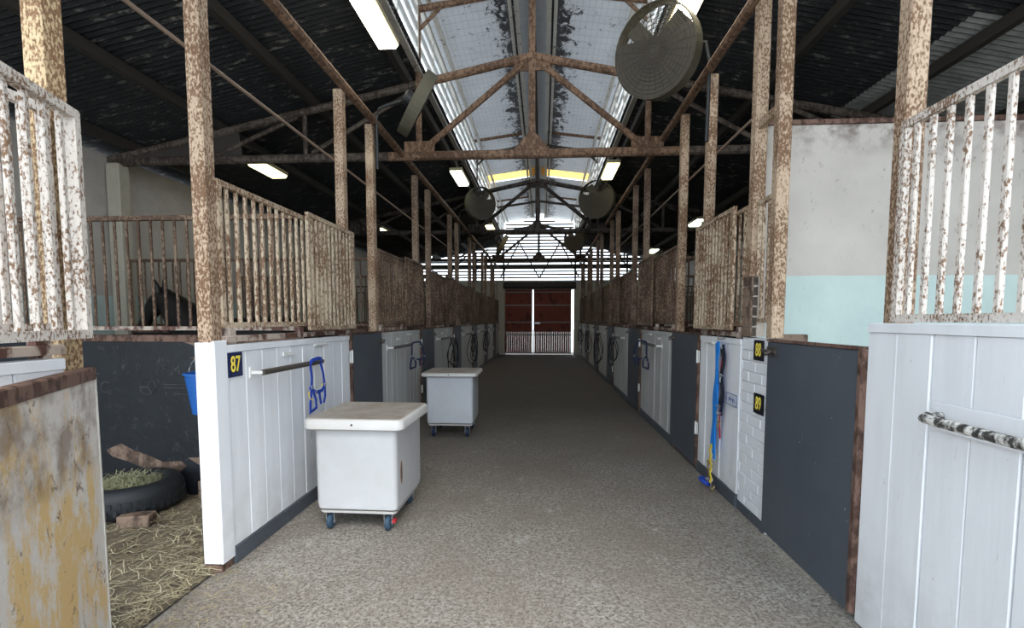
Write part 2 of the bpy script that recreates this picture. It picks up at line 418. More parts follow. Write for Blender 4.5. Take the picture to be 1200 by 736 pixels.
def leaf(x0, x1, n, ajar):
    lf = ob('gate_leaf', MB().box(x0, x1, YE-.06, YE-.05, 1.02, 2.905), M_GATE, gate)
    fr = MB()
    for z_ in (.04, .86, 1.42, 2.18, 2.76): fr.box(x0, x1, YE-.09, YE-.045, z_, z_+.05)
    for x_ in (x0, x1-.045): fr.box(x_, x_+.045, YE-.09, YE-.045, .04, 2.91)
    ob('gate_frame', fr, M_GATEF, lf)
    for i in range(n):
        x_ = x0+.05+(x1-x0-.1)*(i+.5)/n
        ob('slat', MB().box(x_-(x1-x0)/n*.44, x_+(x1-x0)/n*.44, YE-.07, YE-.055, .08, 1.05), M_GATE, lf)
    for i in range(n*2):
        x_ = x0+.05+(x1-x0-.1)*(i+.5)/(n*2)
        ob('spike', MB().box(x_-.012, x_+.012, YE-.075, YE-.06, 2.78, 2.90), M_GATE, lf)
leaf(-1.745, -.46, 12, 0); leaf(-.41, 1.27, 16, 0)
ob('gate_latch', MB().box(-.42, -.12, YE-.13, YE-.09, 1.36, 1.45), M_STEEL, gate)

# ---------------------------------------------------------------- setting: roof
ceil_ = struct('ceiling')
PITCH_ = .08
def corr(o0, o1, ylen, side, zf, th=.02):
    m = MB(); n = int(round(ylen/PITCH_))*4; vs_ = []; 
    for j in range(n+1):
        y = ylen*j/n; dz = th*.5*math.sin(2*math.pi*y/PITCH_)
        for o in (o0, o1): vs_.append((XC+side*o, y, zf(o)+dz))
    fs = []
    for j in range(n):
        a, b, c, d = 2*j, 2*j+1, 2*j+3, 2*j+2
        fs.append((a, b, c, d) if side < 0 else (d, c, b, a))
    return m.add(vs_, fs)
SH = .8; rz_main = lambda o: roofz(o)+.13; rz_mon = lambda o: 6.17-.13*o
n_sh = int(round((YE+.4-Y0)/SH)); 
for side in (-1, 1):
    omax = 6.35 if side < 0 else 6.35
    me = corr(1.48, omax, SH, side, rz_main).mesh('roof_sheet'); me.materials.append(M_ROOF)
    me2 = corr(1.48, omax, SH, side, lambda o: rz_main(o)+.012).mesh('outer_sheet'); me2.materials.append(M_ROOFTOP)
    mf = MB()
    for j in range(6):
        mf.add([(XC+side*.20, SH*j/6, rz_mon(.2)), (XC+side*1.72, SH*j/6, rz_mon(1.72)), (XC+side*1.72, SH*(j+1)/6, rz_mon(1.72)), (XC+side*.2, SH*(j+1)/6, rz_mon(.2))], [(0, 1, 2, 3) if side < 0 else (3, 2, 1, 0)])
    mf = mf.mesh('lining_panel'); mf.materials.append(M_FOIL)
    ma = corr(.1, 1.74, SH, side, lambda o: rz_mon(o)+.035).mesh('roof_sheet'); ma.materials.append(M_AMBER)
    zn = corr(4.2, omax, SH, side, lambda o: rz_main(o)-.004).mesh('bare_sheet'); zn.materials.append(M_ZINC)
    for k in range(n_sh):
        y = Y0+k*SH
        ob('roof_sheet', me, parent=ceil_, loc=(0, y, 0)); ob('outer_sheet', me2, parent=ceil_, loc=(0, y, 0))
        if side > 0 and 4.6 < y < 7.4: ob('bare_sheet', zn, parent=ceil_, loc=(0, y, 0))
        amb = 14.9 < y < 16.1
        if amb: ob('roof_sheet', ma, parent=ceil_, loc=(0, y, 0))
        if not amb: ob('lining_panel', mf, parent=ceil_, loc=(0, y, 0))
    for o in (1.72, 3.05, 4.45, 5.75):
        x = XC+side*o; z = roofz(o)+.02
        ob('purlin', MB().box(x-.04, x+.04, Y0, YE, z-.03, z+.09), M_BEAM, ceil_)
    for o, w_, m_ in ((.235, .07, M_LINER), (.33, .05, M_LINER)):
        x = XC+side*o; z = rz_mon(o)
        ob('ridge_board', MB().box(x-w_/2, x+w_/2, Y0, YE, z-.13, z-.01), m_, ceil_)
    x = XC+side*1.56
    ob('upper_plate', MB().box(x-.04, x+.04, Y0, YE, 5.82, 5.90), M_LINER, ceil_)
    ob('lower_plate', MB().box(x-.04, x+.04, Y0, YE, 4.94, 5.03), M_LINER, ceil_)
    ob('inner_batten', MB().box(x-side*.16-.03, x-side*.16+.03, Y0, YE, 5.84, 5.90), M_LINER, ceil_)
    for k in range(4):
        zc = 5.03+.205*k
        ob('louver_blade', MB().box(x-.012, x+.012, Y0, YE, zc, zc+.115), M_LOUV, ceil_)
    for y in [3.0+.97*k for k in range(20)]:
        ob('louver_bracket', MB().box(x-.05, x+.03, y-.015, y+.015, 5.0, 5.85), M_LINER, ceil_)
ob('ridge_cap', MB().box(XC-.3, XC+.3, Y0, YE, 6.22, 6.25), M_ROOFTOP, ceil_)
ob('ridge_beam', MB().box(XC-.03, XC+.03, Y0, YE, 6.07, 6.18), M_BEAM, ceil_)
for y in (12.4, 16.9, 18.6):
    for side in (-1, 1):
        ob('lining_batten', MB().tube([(XC+side*.25, y, rz_mon(.25)-.05), (XC+side*1.6, y, rz_mon(1.6)-.05)], .035, 6), M_TRUSS, ceil_)

# ---------------------------------------------------------------- trusses, long beams, rods
def truss(y, mat, label, posts=True):
    t = thing('roof_truss', label, 'truss', (XC, y, 0), 0, 'steel roof trusses across the aisle')
    L, Rr = WL-XC+.02, WR-XC-.02
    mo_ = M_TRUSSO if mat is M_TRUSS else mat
    ob('tie_beam', MB().tube([(-2.0, 0, 3.83), (2.0, 0, 3.83)], .062, 10), mat, t)
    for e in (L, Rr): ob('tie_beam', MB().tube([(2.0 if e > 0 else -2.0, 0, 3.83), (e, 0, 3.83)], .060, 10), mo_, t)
    for s, e in ((-1, L), (1, Rr)):
        ob('rafter', MB().tube([(0, 0, 5.12), (s*1.6, 0, roofz(1.6)-.04)], .055, 10), mat, t)
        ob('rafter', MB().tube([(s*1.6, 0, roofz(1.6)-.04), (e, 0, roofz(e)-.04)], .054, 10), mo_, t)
        ob('strut', MB().tube([(s*.12, 0, 5.02), (s*1.50, 0, 3.92)], .045, 8), mat, t)
        ob('clerestory_post', MB().tube([(s*1.57, 0, 3.86), (s*1.57, 0, 5.80)], .042, 8), mat, t)
        ob('upper_rafter', MB().tube([(s*1.60, 0, 5.78), (0, 0, 6.0)], .045, 8), mat, t)
        ob('corner_brace', MB().tube([(s*1.57, 0, 5.50), (s*1.25, 0, 5.80)], .025, 6), mat, t)
        ob('gusset', MB().box(s*1.35, s*1.78, -.008, .008, 3.86, 4.03), mat, t)
        for a, b in (((3.2, 3.86), (3.2, roofz(3.2)-.05)), ((1.65, 4.70), (3.1, 3.90)), ((3.3, 4.40), (4.5, 3.9)), ((4.6, 3.86), (4.6, roofz(4.6)-.05))):
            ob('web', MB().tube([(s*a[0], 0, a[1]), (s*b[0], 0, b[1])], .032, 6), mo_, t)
        g = MB().add([(e, -.01, 3.86), (e-s*2.0, -.01, 3.86), (e-s*1.95, -.01, roofz(e-s*1.95)-.06), (e, -.01, roofz(e)-.02),
                      (e, .01, 3.86), (e-s*2.0, .01, 3.86), (e-s*1.95, .01, roofz(e-s*1.95)-.06), (e, .01, roofz(e)-.02)],
                     [(0, 1, 2, 3), (7, 6, 5, 4), (0, 4, 5, 1), (1, 5, 6, 2), (2, 6, 7, 3), (3, 7, 4, 0)])
        ob('gusset', g, mat if mat is not M_TRUSS else M_BEAM, t)
    ob('king_post', MB().box(-.045, .045, -.03, .03, 3.86, 5.98), mat, t)
    ob('gusset', MB().add([(-.28, -.012, 4.93), (.28, -.012, 4.93), (.2, -.012, 5.1), (-.2, -.012, 5.1), (-.28, .012, 4.93), (.28, .012, 4.93), (.2, .012, 5.1), (-.2, .012, 5.1)],
       [(0, 1, 2, 3), (7, 6, 5, 4), (0, 4, 5, 1), (1, 5, 6, 2), (2, 6, 7, 3), (3, 7, 4, 0)]), mat, t)
    for s in (-1, 1):
        ob('gusset', MB().add([(s*.04, -.01, 3.86), (s*.28, -.01, 3.86), (s*.04, -.01, 4.12), (s*.04, .01, 3.86), (s*.28, .01, 3.86), (s*.04, .01, 4.12)],
           [(0, 1, 2), (5, 4, 3), (0, 3, 4, 1), (1, 4, 5, 2), (2, 5, 3, 0)]), mat, t)
    return t
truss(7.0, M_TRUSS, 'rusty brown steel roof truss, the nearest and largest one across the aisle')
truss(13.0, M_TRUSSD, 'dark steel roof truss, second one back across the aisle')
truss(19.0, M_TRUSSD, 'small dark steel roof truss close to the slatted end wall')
bm = ob('eaves_beam', MB().tube([(XL-.01, Y0, 3.84), (XL-.01, YE-.02, 3.84)], .045, 8), M_TRUSS, smooth=False)
bm['label'] = 'rusty round beam running lengthwise over the posts on the left of the aisle'; bm['category'] = 'beam'
bm = ob('eaves_beam', MB().tube([(XR+.01, Y0, 3.99), (XR+.01, YE-.02, 3.99)], .045, 8), M_TRUSS)
bm['label'] = 'rusty round beam running lengthwise over the posts on the right of the aisle'; bm['category'] = 'beam'
r_ = ob('conduit_rod', MB().tube([(-2.06, Y0, 3.12), (-2.06, YE-.02, 3.12)], .012, 6), M_GALV)
r_['label'] = 'thin rusty rod running along the back of the left row of posts'; r_['category'] = 'rod'
r_ = ob('conduit_rod', MB().tube([(1.72, 4.3, 3.2), (1.72, YE-.02, 3.2)], .012, 6), M_GALV)
r_['label'] = 'thin rusty rod running along the back of the right row of posts'; r_['category'] = 'rod'

# ---------------------------------------------------------------- steel posts
def post(x, y, ztop, mat, label, w_=.10, d_=.09, z0=0, foot=False):
    t = thing('steel_post', label, 'post', (x, y, 0), 0, 'rusty steel posts along the aisle')
    ob('shaft', MB().bevbox(-d_/2, d_/2, -w_/2, w_/2, z0, ztop, .008), mat, t)
    if foot: ob('foot', MB().bevbox(-d_/2-.012, d_/2+.012, -w_/2-.012, w_/2+.012, 0, .055, .01), M_RUST, t)
    return t
for i, (a, b) in enumerate(zip(LN, LF)):
    for j, y in enumerate((a, b)):
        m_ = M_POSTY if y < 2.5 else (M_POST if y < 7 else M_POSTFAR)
        post(XL-(.085 if i+j == 0 else .062), y, 3.80, m_, f'rusty post, left of the aisle, {"far" if j else "near"} side of its {ORD[i]} stall doorway', z0=.0, foot=(i == 0 and j == 1))
for i, (a, b) in enumerate(zip(RN, RF)):
    for j, y in enumerate((a, b)):
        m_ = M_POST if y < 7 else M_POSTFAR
        post(XR+(.11 if y == 2.5 else .062), y+(.06 if y == 3.6 else 0), 3.95, m_, f'rusty post, right of the aisle, {"far" if j else "near"} side of its {ORD[i]} stall doorway', .09, z0=1.42 if y == 3.6 else 0)
post(XR+.06, 4.04, 3.95, M_POST, 'flat faced rusty post standing on the brown bricks of the painted pier', .10, .09, 1.89)

# ---------------------------------------------------------------- grilles, planked fronts, doors
def grille(name, label, cat, s, x, y0, y1, z0, z1, mat, pitch, grp, inst=True, th=.028, rz=0, hinge=None):
    """s: which side of the aisle; local Y runs from y0 to y1; the frame is in the plane X = x"""
    if hinge is None: t = thing(name, label, cat, (x, y0, z0), rz, grp); a, b = 0, y1-y0
    else: t = thing(name, label, cat, (x, hinge, z0), rz, grp); a, b = y0, y1
    h = z1-z0; rail = .035
    fr = MB().box(-th/2, th/2, a, b, 0, rail).box(-th/2, th/2, a, b, h-rail, h).box(-th/2, th/2, a, a+.035, rail, h-rail).box(-th/2, th/2, b-.035, b, rail, h-rail)
    ob('frame', fr, mat, t)
    n = max(2, int(round((b-a)/pitch))); one = MB()
    if inst:
        me = MB().bevbox(-.010, .010, -.013, .013, rail, h-rail, .004).mesh('bar'); me.materials.append(mat)
        for k in range(1, n): ob('bar', me, parent=t, loc=(0, a+(b-a)*k/n, 0))
    else:
        for k in range(1, n): y = a+(b-a)*k/n; one.box(-.010, .010, y-.013, y+.013, rail, h-rail)
        ob('bars', one, mat, t, kind='stuff')
    return t
SIDE = {-1: 'left', 1: 'right'}
def front(s, i, y0, y1, ztop, label, mat, handle=True, kick=True, near=False):
    X = XL if s < 0 else XR
    t = thing('stall_front', label, 'stall front', (X, y0, 0), 0, 'white planked stall fronts')
    L = y1-y0; n = max(1, int(round(L/.205))); pw = L/n
    inst = y0 < 12
    h0, h1 = (.115 if kick else .015), ztop-.045
    a, b = (0, -s*-.03) if False else (0.0, s*.028)
    rnd = random.Random(i*7+s)
    if inst:
        for k in range(n):
            dx = rnd.uniform(-.003, .003)
            ob('plank', MB().bevbox(dx, dx+b, pw*k+.003, pw*(k+1)-.003, h0, h1, .004), mat, t)
    else:
        m = MB()
        for k in range(n): m.box(0, b, pw*k+.004, pw*(k+1)-.004, h0, h1)
        ob('planks', m, mat, t)
    ob('backing_board', MB().box(s*.030, s*.045, .002, L-.002, h0, h1), mat, t)
    ob('cap_rail', MB().bevbox(-s*.008, s*.055, 0, L, h1+.001, ztop, .005), mat, t)
    if kick: ob('kickboard', MB().bevbox(-s*.012, s*.05, 0, L, .004, h0-.002, .006), M_GREY, t)
    if handle:
        ys = (.25, .25+min(.95, L*.46)) if s < 0 else (L*.28, L*.28+min(.9, L*.45))
        if near: ys = (-9, 0)
        z = 1.20; x = -s*.085
        hd = MB().tube([(x, ys[0], z), (x, ys[1], z)], .020, 8)
        hb = ob('saddle_rail', hd, M_DARKSTEEL, t, label='dark steel pipe rail')
        for y in ys:
            ob('bracket', MB().box(-s*.008, x, y-.006, y+.006, z-.010, z+.010).bevbox(-s*.002, -s*.010, y-.02, y+.02, z-.035, z+.035, .002), M_LOUV, hb)
    if y0 < 9 and not near:   # small slide bolt and a pull plate near the top
        ob('pull_plate', MB().bevbox(-s*.002, -s*.012, L*.34, L*.34+.16, ztop-.115, ztop-.085, .002), M_LOUV, t)
        ob('slide_bolt', MB().box(-s*.002, -s*.014, L*.60, L*.60+.22, ztop-.07, ztop-.045).tube([(-s*.02, L*.60, ztop-.057), (-s*.02, L*.60+.24, ztop-.057)], .007, 6), M_LOUV, t)
    return t
def sill(s, i, y0, y1, zt):
    X = XL if s < 0 else XR
    m_ = M_SILL if y0 < 12 else M_BARD
    t = thing('grille_sill', f'peeling rusty sill channel under the {ORD[i]} row of bars, {SIDE[s]} of the aisle', 'sill', (X+s*.02, y0, zt), 0, 'sill channels under the fixed grilles')
    ob('channel', MB().bevbox(-.03, .03, 0, y1-y0, .012, .05, .004), m_, t)
    for k in range(3):
        y = .05+(y1-y0-.16)*k/2
        ob('spacer', MB().box(-.02, .02, y, y+.06, 0, .012).box(-.02, .02, y, y+.06, .05, .092), m_, t)
def hinge(t, s, y, z):
    ob('hinge', MB().bevbox(-s*.023, -s*.032, y-.05, y+.03, z-.06, z+.06, .002).tube([(-s*.033, y, z-.065), (-s*.033, y, z+.065)], .009, 8), M_LOUV, t, label='white painted hinge')
def grey_door(s, i, y0, y1, label, ztop=1.40):
    X = XL if s < 0 else XR
    t = thing('stall_door', label, 'stall door', (X, y0, 0), 0, 'grey lower stall doors')
    L = y1-y0+.09; a = -.045
    ob('panel', MB().bevbox(-s*.022, s*.008, a, a+L, .045, ztop, .006), M_GREY, t)
    ob('edge_strip', MB().box(s*-.028, s*.012, a, a+L, ztop+.001, ztop+.018).box(-s*.028, s*.010, a-.005, a-.0005, .05, ztop).box(-s*.028, -s*.0225, a, a+.022, .05, ztop), M_RUST, t)
    if y0 > 3:
        for z in (.45, 1.18): hinge(t, s, a-.01, z)
    bz = 1.335 if s > 0 else 1.30
    lt = ob('latch', MB().tube([(-s*.04, a+L-.16, bz), (-s*.04, a+L+.05, bz)], .011, 8).box(-s*.0225, -s*.034, a+L-.14, a+L-.02, bz-.03, bz+.03), M_DARKSTEEL, t)
    ob('latch_knob', MB().tube([(-s*.04, a+L-.10, bz), (-s*.085, a+L-.10, bz-.02)], .012, 8), M_DARKSTEEL, lt)
    return t
KINDF = 'white planked stall front'
# left row -------------------------------------------------
front(-1, 0, Y0, 1.90, 1.395, 'white planked front at far left mostly hidden behind the open ochre door', M_WOOD, handle=False)
grille('fixed_grille', 'white rust flecked fixed bars behind the swung grille door at far left', 'grille', -1, XL-.03, Y0, 1.92, 1.50, 2.40, M_NEARBAR, .10, 'fixed grilles over the stall fronts')
sill(-1, 0, Y0, 1.90, 1.40)
for i in range(7):
    y0, y1 = LF[i]+.05, (LN[i+1] if i < 6 else YE-.26)-.05
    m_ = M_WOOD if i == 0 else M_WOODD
    f = front(-1, i+1, y0, y1, 1.395, 'white planked front beside the open doorway, bearing the number 87 plate' if i == 0 else f'greyish white planked front, {ORD[i]} one along the left of the aisle', m_)
    if i == 0:
        ob('end_board', MB().bevbox(-.008, .012, -.122, -.002, .06, 1.425, .004), M_WOOD, f)
        ob('end_board', MB().bevbox(-.112, -.009, -.122, -.104, .06, 1.415, .004), M_WOOD, f)
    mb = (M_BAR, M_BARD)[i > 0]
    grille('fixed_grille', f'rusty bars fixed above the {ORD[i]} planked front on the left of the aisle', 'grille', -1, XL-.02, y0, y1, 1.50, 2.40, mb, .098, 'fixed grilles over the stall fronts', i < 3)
    sill(-1, i+1, y0, y1, 1.40)
for i in range(1, 7):
    grey_door(-1, i, LN[i], LF[i], f'dark grey lower stall door, {ORD[i-1]} closed one along the left of the aisle')
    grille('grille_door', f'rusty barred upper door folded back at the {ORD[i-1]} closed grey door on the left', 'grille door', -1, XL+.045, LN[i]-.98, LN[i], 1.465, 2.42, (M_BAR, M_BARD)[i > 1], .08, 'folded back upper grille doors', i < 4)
# the open doorway of stall 87: upper grille door and lower ochre door both swung towards the viewer
ga = math.atan(.29)
grille('grille_door', 'white rust flecked barred upper door swung open into the aisle at far left of the photo', 'grille door', -1, -1.885, -.93, -.0, 1.475, 2.385, M_NEARBAR, .093, 'upper grille doors swung open', True, .045, ga, 1.94)
yd = thing('stall_door', 'worn white and ochre lower stall door with rusty top edge, swung open at far left', 'stall door', (-1.975, 2.04, 0), math.atan2(.457, .865))
# local -Y runs along the door towards the viewer
ob('panel', MB().bevbox(-.02, .012, -1.02, 0, .045, 1.325, .006), M_YDOOR, yd)
ob('top_channel', MB().bevbox(-.026, .018, -1.03, .004, 1.29, 1.345, .006), M_RUST, yd, label='rusty steel channel')
ob('edge_strip', MB().box(-.023, .015, .001, .012, .05, 1.30), M_LINER, yd)
# right row ------------------------------------------------
f = front(1, 0, Y0, 2.54, 1.535, 'bright white planked front at the right edge of the photo with a chipped pipe rail', M_WOOD, handle=False, kick=False)
pr = ob('saddle_rail', MB().tube([(-.012, 2.55, 1.165), (-.06, 2.56, 1.165), (-.095, 2.53, 1.163), (-.10, 2.46, 1.162), (-.10, 1.2, 1.155)], .019, 10), M_HANDR, f, label='chipped white pipe rail')
ob('rail_plate', MB().bevbox(-.010, -.002, 2.18, 2.60, 1.11, 1.22, .003), M_WOOD, pr)
grille('fixed_grille', 'cream rust flecked bars above the bright white front at the right edge', 'grille', 1, XR+.045, Y0, 2.44, 1.54, 2.45, M_NEARBAR, .0885, 'fixed grilles over the stall fronts')
rights = [(4.10, 5.12)]+[(RF[i]+.05, (RN[i+1] if i < 6 else YE-.26)-.05) for i in range(1, 7)]
for i, (y0, y1) in enumerate(rights):
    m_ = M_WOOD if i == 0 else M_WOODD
    front(1, i+1, y0, y1, 1.395, 'narrow white planked front between the painted brick pier and a grey door' if i == 0 else f'greyish white planked front, {ORD[i]} one past the brick pier on the right', m_, handle=i > 0)
    mb = (M_BAR, M_BARD)[i > 0]
    grille('fixed_grille', f'rusty bars fixed above the {ORD[i]} planked front past the brick pier, right of the aisle', 'grille', 1, XR+.04, y0, y1, 1.50, 2.46, mb, .098, 'fixed grilles over the stall fronts', i < 3)
    sill(1, i+1, y0, y1, 1.40)
grey_door(1, 0, 2.59, 3.535, 'large slate grey lower stall door below the beige and mint wall, right of the aisle')
for i in range(1, 7):
    grey_door(1, i, RN[i], RF[i], f'dark grey lower stall door, {ORD[i-1]} one along the right of the aisle past the brick pier')
    grille('grille_door', f'rusty barred upper door folded back at the {ORD[i-1]} grey door past the brick pier', 'grille door', 1, XR-.045, RN[i]-.98, RN[i]+.02, 1.465, 2.47, (M_BAR, M_BARD)[i > 1], .082, 'folded back upper grille doors', i < 4)
# the short rail and bars between the two posts over the pier
t = grille('pier_grille', 'short piece of cream bars between the two posts over the white brick pier', 'grille', 1, XR+.06, 3.71, 4.0, 1.53, 2.46, M_BAR, .085, None)
t = ob('head_rail', MB().box(XR+.03, XR+.07, 3.70, 4.0, 3.00, 3.06), M_POST); t['label'] = 'short rusty flat rail joining two posts above the white brick pier'; t['category'] = 'rail'

# ---------------------------------------------------------------- brick pier with its bricks
pier = struct('wall_pier', MB().box(XR+.012, XR+.11, 3.59, 4.09, 0, 1.41), M_MORTAR)
bl = {}
def brick(y0, y1, z0, mat, parent, x0=XR, name='brick'):
    k = (round(y1-y0, 3), mat.name)
    if k not in bl:
        me = MB().bevbox(0, .05, 0, y1-y0, 0, .071, .004).mesh('brick'); me.materials.append(mat); bl[k] = me
    ob('brick', bl[k], parent=parent, loc=(x0+random.uniform(0, .004), y0, z0))
for r in range(17):
    z0 = .002+r*.0825; y = 3.59; first = .115 if r % 2 else .235
    m_ = M_GREY if r < 1 else M_WBRICK
    while y < 4.085:
        e = min(y+first, 4.09)
        if e-y > .03: brick(y+.002, e-.006, z0, m_, pier)
        y = e; first = .235
p2 = struct('wall_pier_top', MB().box(XR+.012, XR+.11, 3.93, 4.10, 1.42, 1.88), M_MORTARD)
for r in range(6):
    z0 = 1.425+r*.078
    if r % 2: brick(3.93, 4.01, z0, M_DBRICK, p2, XR-.002); brick(4.02, 4.10, z0, M_DBRICK, p2, XR-.002)
    else: brick(3.93, 4.10, z0, M_DBRICK, p2, XR-.002)
t = ob('loose_board', MB().bevbox(1.70, 1.95, 3.75, 3.80, 1.41, 1.475, .005), M_DBRICK)
bpy.data.objects.remove(t)

# ---------------------------------------------------------------- partitions
pw_ = struct('wall_partition', MB().box(XR+.12, WR, 4.10, 4.22, 0, 3.06), M_WALL)
ob('coping', MB().bevbox(XR+.12, WR, 4.08, 4.24, 3.061, 3.10, .01), M_RUST, pw_)
ob('brick', MB().bevbox(1.84, 2.08, 4.02, 4.098, 1.355, 1.435, .005), M_DBRICK, pw_)
def partition(s, i, y, dark=False):
    x0, x1 = (WL+.01, XL-.12) if s < 0 else (XR+.12, WR-.01)
    t = thing('stall_partition', f'black rubber faced partition with a barred top, {ORD[i]} between stalls on the {SIDE[s]}', 'partition', (x0, y, 0), 0, 'partitions between stalls')
    L = x1-x0
    ob('rubber_panel', MB().box(0, L, -.03, .03, 0, 1.36), M_RUB, t)
    ob('top_board', MB().bevbox(0, L, -.045, .045, 1.362, 1.42, .006), M_RUST, t)
    ob('rail', MB().bevbox(0, L, -.02, .02, 1.46, 1.495, .004), M_BARD if i else M_SILL, t)
    ob('rail', MB().bevbox(0, L, -.02, .02, 2.40, 2.44, .004), M_BARD, t)
    n = int(L/.106)
    if i < 3:
        me = MB().tube([(0, 0, 1.495), (0, 0, 2.40)], .012, 6).mesh('bar'); me.materials.append(M_BARD)
        for k in range(1, n): ob('bar', me, parent=t, loc=(L*k/n, 0, 0))
    else:
        m = MB()
        for k in range(1, n): m.tube([(L*k/n, 0, 1.495), (L*k/n, 0, 2.40)], .012, 5)
        ob('bars', m, M_BARD, t, kind='stuff')
    for k in range(3):
        ob('stud', MB().box(L*(k+.5)/3-.03, L*(k+.5)/3+.03, -.02, .02, 1.422, 1.458), M_RUST, t)
    return t
for i in range(7): 
    pt = partition(-1, i, 4.12+2.9*i)
    if i == 0:
        T0 = pt
for i in range(6): partition(1, i, 7.15+3.03*i)
# faded carton print and the torn patch on the rubber of the partition in stall 87
def text(body, size, mat, parent, loc, rot, ext=.001, off=0.0, sx=1, name='lettering'):
    c = bpy.data.curves.new(name, 'FONT'); c.body = body; c.size = size; c.extrude = ext; c.offset = off; c.align_x = 'CENTER'; c.align_y = 'CENTER'
    c.materials.append(mat); o = bpy.data.objects.new(name, c); col.objects.link(o)
    dg = bpy.context.evaluated_depsgraph_get(); me = bpy.data.meshes.new_from_object(o.evaluated_get(dg)); me.name = name
    bpy.data.objects.remove(o); o = bpy.data.objects.new(name, me); col.objects.link(o)
    o.location = loc; o.rotation_euler = rot; o.scale = (sx, 1, 1)
    if parent: o.parent = parent
    return o
bx0 = WL+.01
for tx, x, z, sz in (('P', -3.52, 1.125, .11), ('FIM', -3.22, 1.115, .115), ('C', -3.84, .955, .15)):
    text(tx, sz, M_FADED, T0, (x-bx0, -.032, z), (R(90), 0, 0))
em = MB(); rot90 = Matrix.Translation((-3.44-bx0, -.032, .965)) @ Matrix.Rotation(R(90), 4, 'X')
em.ring(.072, .006, 24, rot90, 4)
for a in (90, 210, 330): em.box(-.006, .006, 0, .07, -.001, .001, rot90 @ Matrix.Rotation(R(a), 4, 'Z'))
ob('lettering', em, M_FADED, T0)
ln = MB()
for x0, x1, z in ((-4.55, -4.15, .985), (-4.5, -4.1, .955), (-3.30, -2.95, .985), (-3.30, -2.9, .955), (-4.55, -4.05, .915), (-3.2, -2.9, .9)):
    ln.box(x0-bx0, x1-bx0, -.0335, -.030, z, z+.007)
ob('lettering', ln, M_FADED, T0)
def blob(pts, y, th=.004):
    m = MB(); n = len(pts); vs_ = [(x-bx0, y, z) for x, z in pts]+[(x-bx0, y+th, z) for x, z in pts]
    fs = [tuple(range(n)), tuple(range(2*n-1, n-1, -1))]+[(i, n+i, n+(i+1) % n, (i+1) % n) for i in range(n)]
    return m.add(vs_, fs)
ob('torn_patch', blob([(-3.86, .40), (-3.72, .46), (-3.60, .40), (-3.45, .35), (-3.34, .30), (-3.17, .31), (-3.12, .27), (-3.20, .20), (-3.35, .19), (-3.5, .24), (-3.66, .30), (-3.80, .34)], -.034), M_DBRICK, T0)
ob('torn_patch', blob([(-3.10, 1.36), (-2.07, 1.36), (-2.07, .95), (-2.6, 1.02), (-2.95, 1.10), (-2.92, 1.19), (-3.05, 1.22), (-2.90, 1.27), (-3.0, 1.33)], -.034), M_DBRICK, T0)
ob('torn_patch', blob([(-3.10, .34), (-2.07, .42), (-2.07, .20), (-2.9, .22)], -.034), M_DBRICK, T0)

# side piers against the outer left wall and the horse side post
for y in (7.0, 13.0, 19.0):
    for x in (WL+.12, WR-.12):
        p = ob('wall_column', MB().bevbox(x-.1, x+.1, y-.1, y+.1, 0, 3.80, .015), M_PILL)
        p['kind'] = 'structure'

# ---------------------------------------------------------------- number plates
def plate(s, y, z, w_, h_, digits, label, mat):
    X = (XL+.007) if s < 0 else (XR-.004)
    t = thing('number_plate', label, 'sign', (X, y, z))
    ob('plate', MB().bevbox(0, -s*.004, -w_/2, w_/2, -h_/2, h_/2, .001), mat, t)
    rot = (R(90), 0, R(90) if s < 0 else R(-90))
    text(digits, h_*.90, M_OUTL, t, (-s*.005, 0, 0), rot, .0006, .007, .72, 'digit_outline')
    text(digits, h_*.90, M_DIGIT, t, (-s*.0062, 0, 0), rot, .0006, .0022, .72, 'digits')
plate(-1, 3.005, 1.268, .15, .155, '87', 'navy number plate with yellow 87 on the white front by the open stall', M_PLATE)
plate(1, 3.755, 1.325, .17, .150, '88', 'black number plate with yellow 88, upper of two on the brick pier', M_PLATEB)
plate(1, 3.725, .930, .17, .150, '89', 'black number plate with yellow 89, lower of two on the brick pier', M_PLATEB)
t = thing('notice', 'small framed pale notice on the narrow white front beside the blue lead ropes', 'sign', (XR-.008, 4.235, .88))
ob('board', MB().bevbox(0, .004, -.12, .12, -.05, .05, .001), M_NOTICE, t)
fr = MB(); fr.box(-.003, 0, -.12, .12, .045, .05).box(-.003, 0, -.12, .12, -.05, -.045).box(-.003, 0, -.12, -.115, -.045, .045).box(-.003, 0, .115, .12, -.045, .045)
ob('border', fr, M_INK, t)
sg = MB(); sg.tube([(-.003, .08-.012*k, .014*math.sin(k*1.9)+.008*math.cos(k*3.1)) for k in range(14)], .003, 4); ob('scrawl', sg, M_INK, t)

